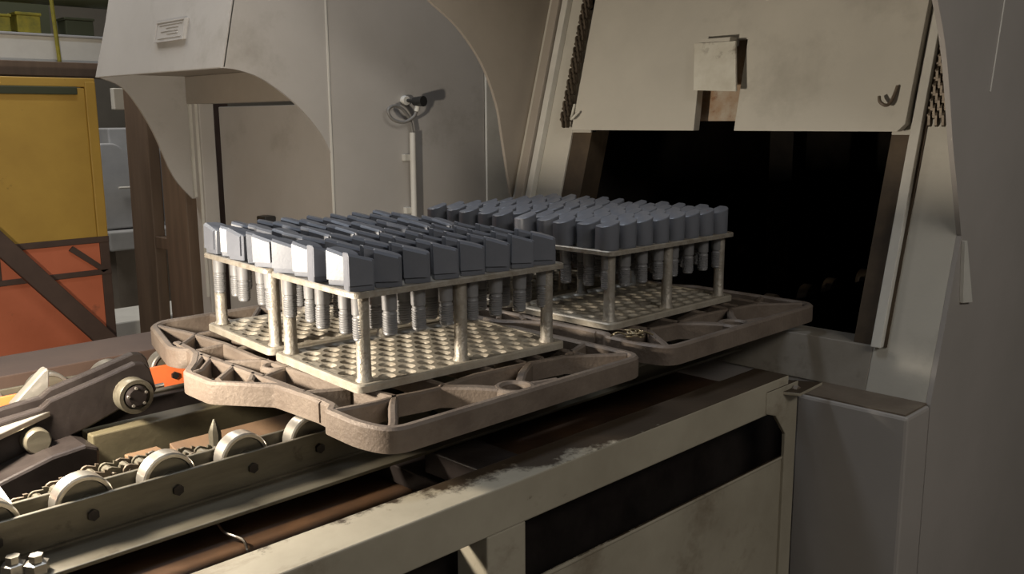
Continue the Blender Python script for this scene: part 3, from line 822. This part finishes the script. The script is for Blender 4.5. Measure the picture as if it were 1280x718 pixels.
basket0 = None
PROTO = None
SPECS = [
    # x, y, yaw, label, where, base rotation of the picks
    (0.000, 0.000, -0.071, 'alloy basket on bright legs, at the open end of the tray over the wheels', 'near', math.radians(-24)),
    (0.032, 0.375, -0.085, 'alloy basket of round-backed picks, behind another basket on the wheel-side tray', 'rear', math.radians(-42)),
    (0.728, -0.004, -0.012, 'alloy basket standing by the furnace doorway with round-fronted picks', 'door', math.radians(166)),
    (0.742, 0.372, -0.020, 'alloy basket behind another one on the tray by the furnace doorway', 'doorrear', math.radians(160)),
]
ORD = ['first', 'second', 'third', 'fourth', 'fifth', 'sixth', 'seventh', 'eighth']
LBL = {
    'near': 'flat-faced pick in basket over the wheels, %s row from cream rail, %s from lamp end',
    'rear': 'pick in rear basket on wheel-side tray, %s row from front basket, %s from lamp end',
    'door': 'round-fronted pick in basket at furnace doorway, %s row from cream rail, %s from doorway',
    'doorrear': 'slant-topped pick in rear basket near doorway, %s row from front basket, %s from doorway',
}
GRP = {'near': 'picks in the basket over the wheels', 'rear': 'picks in the rear wheel-side basket',
       'door': 'picks in the basket at the furnace doorway', 'doorrear': 'picks in the rear basket near the doorway'}
first = True
for (bx_, by_, ya, lab, key, prot) in SPECS:
    if first:
        PROTO = make_basket(lab); o = PROTO; first = False
    else:
        o = copy_tree(PROTO); o['label'] = lab
    o.location = (bx_, by_, Z0); o.rotation_euler = (0, 0, ya)
    for j in range(NY):
        for i in range(NX):
            hx, hy = hole(i, j)
            x = bx_ + hx * math.cos(ya) - hy * math.sin(ya)
            y = by_ + hx * math.sin(ya) + hy * math.cos(ya)
            rz = ya + prot + random.uniform(-0.20, 0.20)
            if i == 0 and key in ('near', 'rear'):
                rz += [0.30, -0.55, 0.25, -0.70, -0.4][j] if key == 'near' else [-0.3, 0.2, -0.5, 0.1, -0.6][j]
            c_ = i if key in ('near', 'rear') else NX - 1 - i
            place_pick(x, y, rz, LBL[key] % (ORD[j], ORD[c_]), GRP[key])

# ------------------------------------------------------------------ background on the far side
YB = 3.2
sk = thing('storage_skip', 'large yellow and orange steel bin with dark ribs behind a diagonal bar', 'bin', (0.2, 3.5, -1.0))
part('upper_panel', MB().box(-1.2, 0.74, YB, YB + 0.03, -0.05, 0.66), 'skip_yellow', sk, bevel=0.005)
part('corner_post', MB().box(0.74, 0.79, YB - 0.005, YB + 0.06, -0.05, 0.69), 'skip_yellow', sk, bevel=0.005)
part('lower_panel', MB().box(-1.2, 0.75, YB, YB + 0.03, -0.57, -0.06), 'skip_orange', sk, bevel=0.005)
part('rib', MB().box(-1.2, 0.79, YB - 0.012, YB, -0.075, -0.045), 'brown_steel', sk, bevel=0.003)
part('rib', MB().box(-1.2, 0.79, YB - 0.012, YB, -0.232, -0.205), 'brown_steel', sk, bevel=0.003)
part('rib', MB().box(0.265, 0.30, YB - 0.010, YB, -0.205, -0.075), 'brown_steel', sk, bevel=0.003)
part('rib', MB().hexa([(0.60, YB - 0.012, -0.10), (0.62, YB - 0.012, -0.08), (0.62, YB, -0.08), (0.60, YB, -0.10),
                       (0.75, YB - 0.012, -0.22), (0.775, YB - 0.012, -0.21), (0.775, YB, -0.21), (0.75, YB, -0.22)]), 'brown_steel', sk)
part('edge_post', MB().box(0.745, 0.79, YB - 0.008, YB + 0.05, -0.99, -0.05), 'brown_steel', sk, bevel=0.003)
part('top_rail', MB().box(-1.2, 0.70, YB - 0.02, YB + 0.04, 0.628, 0.664), 'green_dark', sk, bevel=0.004)
part('upper_rail', MB().box(-1.2, 0.79, YB + 0.0, YB + 0.05, 0.664, 0.705), 'skip_yellow', sk, bevel=0.004)
part('bottom_ledge', MB().box(-1.2, 0.79, YB - 0.10, YB + 0.02, -0.63, -0.575), 'concrete', sk, bevel=0.004)
part('back_wall', MB().box(-1.2, 0.79, 4.1, 4.13, -0.99, 0.66), 'brown_steel', sk)
part('skirt', MB().box(-1.2, 0.75, YB + 0.01, YB + 0.03, -0.99, -0.63), 'brown_steel', sk)
db = MB().hexa([(0.10, 3.02, 0.30), (0.165, 3.02, 0.36), (0.165, 3.06, 0.36), (0.10, 3.06, 0.30), (0.95, 3.02, -0.72), (1.02, 3.02, -0.67), (1.02, 3.06, -0.67), (0.95, 3.06, -0.72)])
def bar2(p0, p1, wd, th):
    p0, p1 = Vector((p0[0], p0[2])), Vector((p1[0], p1[2])); d = (p1 - p0).normalized(); n_ = Vector((-d.y, d.x)) * wd / 2
    return [tuple(p0 + n_), tuple(p1 + n_), tuple(p1 - n_), tuple(p0 - n_)]
b = MB().prism(bar2((-0.25, 0, 0.60), (0.94, 0, -0.84), 0.085, 0.04), 3.02, 3.06)
single('diagonal_brace', b, 'brown_steel', 'brown steel bar leaning diagonally across the yellow and orange bin', 'bar', (0.4, 3.04, -1.0), bevel=0.004)

tf = thing('timber_stand', 'brown upright stand with a crosspiece under the neighbouring hood', 'stand', (1.0, 3.3, -1.0))
part('upright', MB().hexa([(1.0, 3.17, -0.99), (1.06, 3.17, -0.99), (1.06, 3.43, -0.99), (1.0, 3.43, -0.99), (1.0, 3.15, 0.68), (1.06, 3.15, 0.68), (1.06, 3.40, 0.68), (1.0, 3.40, 0.68)]),
     'timber_brown', tf, bevel=0.006)
part('upright', MB().box(1.0, 1.06, 2.78, 3.02, -0.99, 0.64), 'timber_brown', tf, bevel=0.006)
part('crosspiece', MB().box(1.005, 1.055, 3.02, 3.17, -0.125, -0.065), 'timber_brown', tf, bevel=0.004)

wm_ = thing('grey_machine', 'pale grey machine with a rounded guard beyond the brown stand', 'machine', (1.75, 5.1, -1.0))
gp = rounded([(1.47, -0.22), (1.47, 0.36), (1.60, 0.36, 0.10), (1.69, 0.20, 0.08), (1.68, -0.22)], 0.02, 6)
part('guard', MB().prism(gp, 5.0, 5.06), 'machine_white', wm_, bevel=0.01)
part('cabinet', MB().box(1.56, 2.15, 5.06, 5.5, -0.25, 0.46), 'machine_white', wm_, bevel=0.01)
part('recess', MB().box(1.70, 1.90, 5.045, 5.06, -0.2, 0.30), 'brown_steel', wm_)
part('base', MB().box(1.45, 2.2, 4.9, 5.5, -0.36, -0.23), 'machine_white', wm_, bevel=0.01)
part('pedestal', MB().box(1.52, 2.15, 5.0, 5.45, -0.99, -0.36), 'concrete', wm_)
part('handle_rod', MB().tube([(1.56, 4.96, 0.06), (1.80, 4.96, 0.06)], 0.008, 8), 'off_white', wm_)
single('white_step', MB().box(1.2, 2.4, 4.3, 4.75, -0.995, -0.72), 'off_white', 'low white step on the floor beyond the brown stand', 'step', (1.8, 4.5, -0.995), bevel=0.01)
single('wall_box', MB().box(1.195, 1.265, 4.0, 4.05, 0.57, 0.69), 'off_white', 'small white box under the hood edge by the yellow bin', 'box', (1.23, 4.02, 0.57), bevel=0.004)

# overhead girder with clutter
gd = thing('girder', 'white painted overhead girder above the yellow bin', 'girder', (0.0, 3.9, -1.0))
part('web', MB().box(-2.0, 1.75, 3.70, 3.74, 0.80, 0.93), 'off_white', gd, bevel=0.003)
part('lower_flange', MB().box(-2.0, 1.75, 3.60, 3.84, 0.73, 0.80), 'timber_brown', gd, bevel=0.003)
part('upper_flange', MB().box(-2.0, 1.5, 3.68, 3.84, 0.93, 0.942), 'machine_white', gd, bevel=0.003)
for x in (-1.95, 1.62):
    part('column', MB().box(x, x + 0.10, 3.68, 3.80, -0.99, 0.73), 'brown_steel', gd)
for i, (x0, x1, h, mt_, lb) in enumerate(((0.30, 0.44, 0.10, 'machine_white', 'pale grey crate stored on the overhead girder'),
                                          (0.47, 0.60, 0.085, 'yellow_green', 'yellow crate stored on the overhead girder beside the pale crate'),
                                          (0.63, 0.74, 0.10, 'yellow_green', 'yellow crate stored on the overhead girder next to the thin yellow post'),
                                          (0.86, 1.00, 0.09, 'green_dark', 'dark green crate stored on the overhead girder'))):
    b = MB().box(x0, x1, 3.70, 3.82, 0.942, 0.942 + h * 0.85).box(x0 - 0.006, x1 + 0.006, 3.695, 3.825, 0.942 + h * 0.85, 0.942 + h)
    single('crate', b, mt_, lb, 'crate', ((x0 + x1) / 2, 3.76, 0.942), bevel=0.004)
single('thin_post', MB().tube([(0.80, 3.66, 0.80), (0.785, 3.66, 1.15)], 0.010, 8), 'yellow_green', 'thin yellow post rising from the overhead girder', 'post', (0.8, 3.66, 0.80), smooth=40)
single('overhead_pipe', MB().tube([(-2.0, 3.75, 1.15), (1.5, 3.75, 1.15)], 0.06, 14), 'green_dark', 'dark pipe running above the overhead girder', 'pipe', (0, 3.75, 1.09), smooth=40)
single('store_shelf', MB().box(-2.5, 1.3, 5.2, 5.4, -0.99, 1.9), 'green_dark', 'dark partition behind the overhead girder', 'partition', (-0.5, 5.3, -0.99))
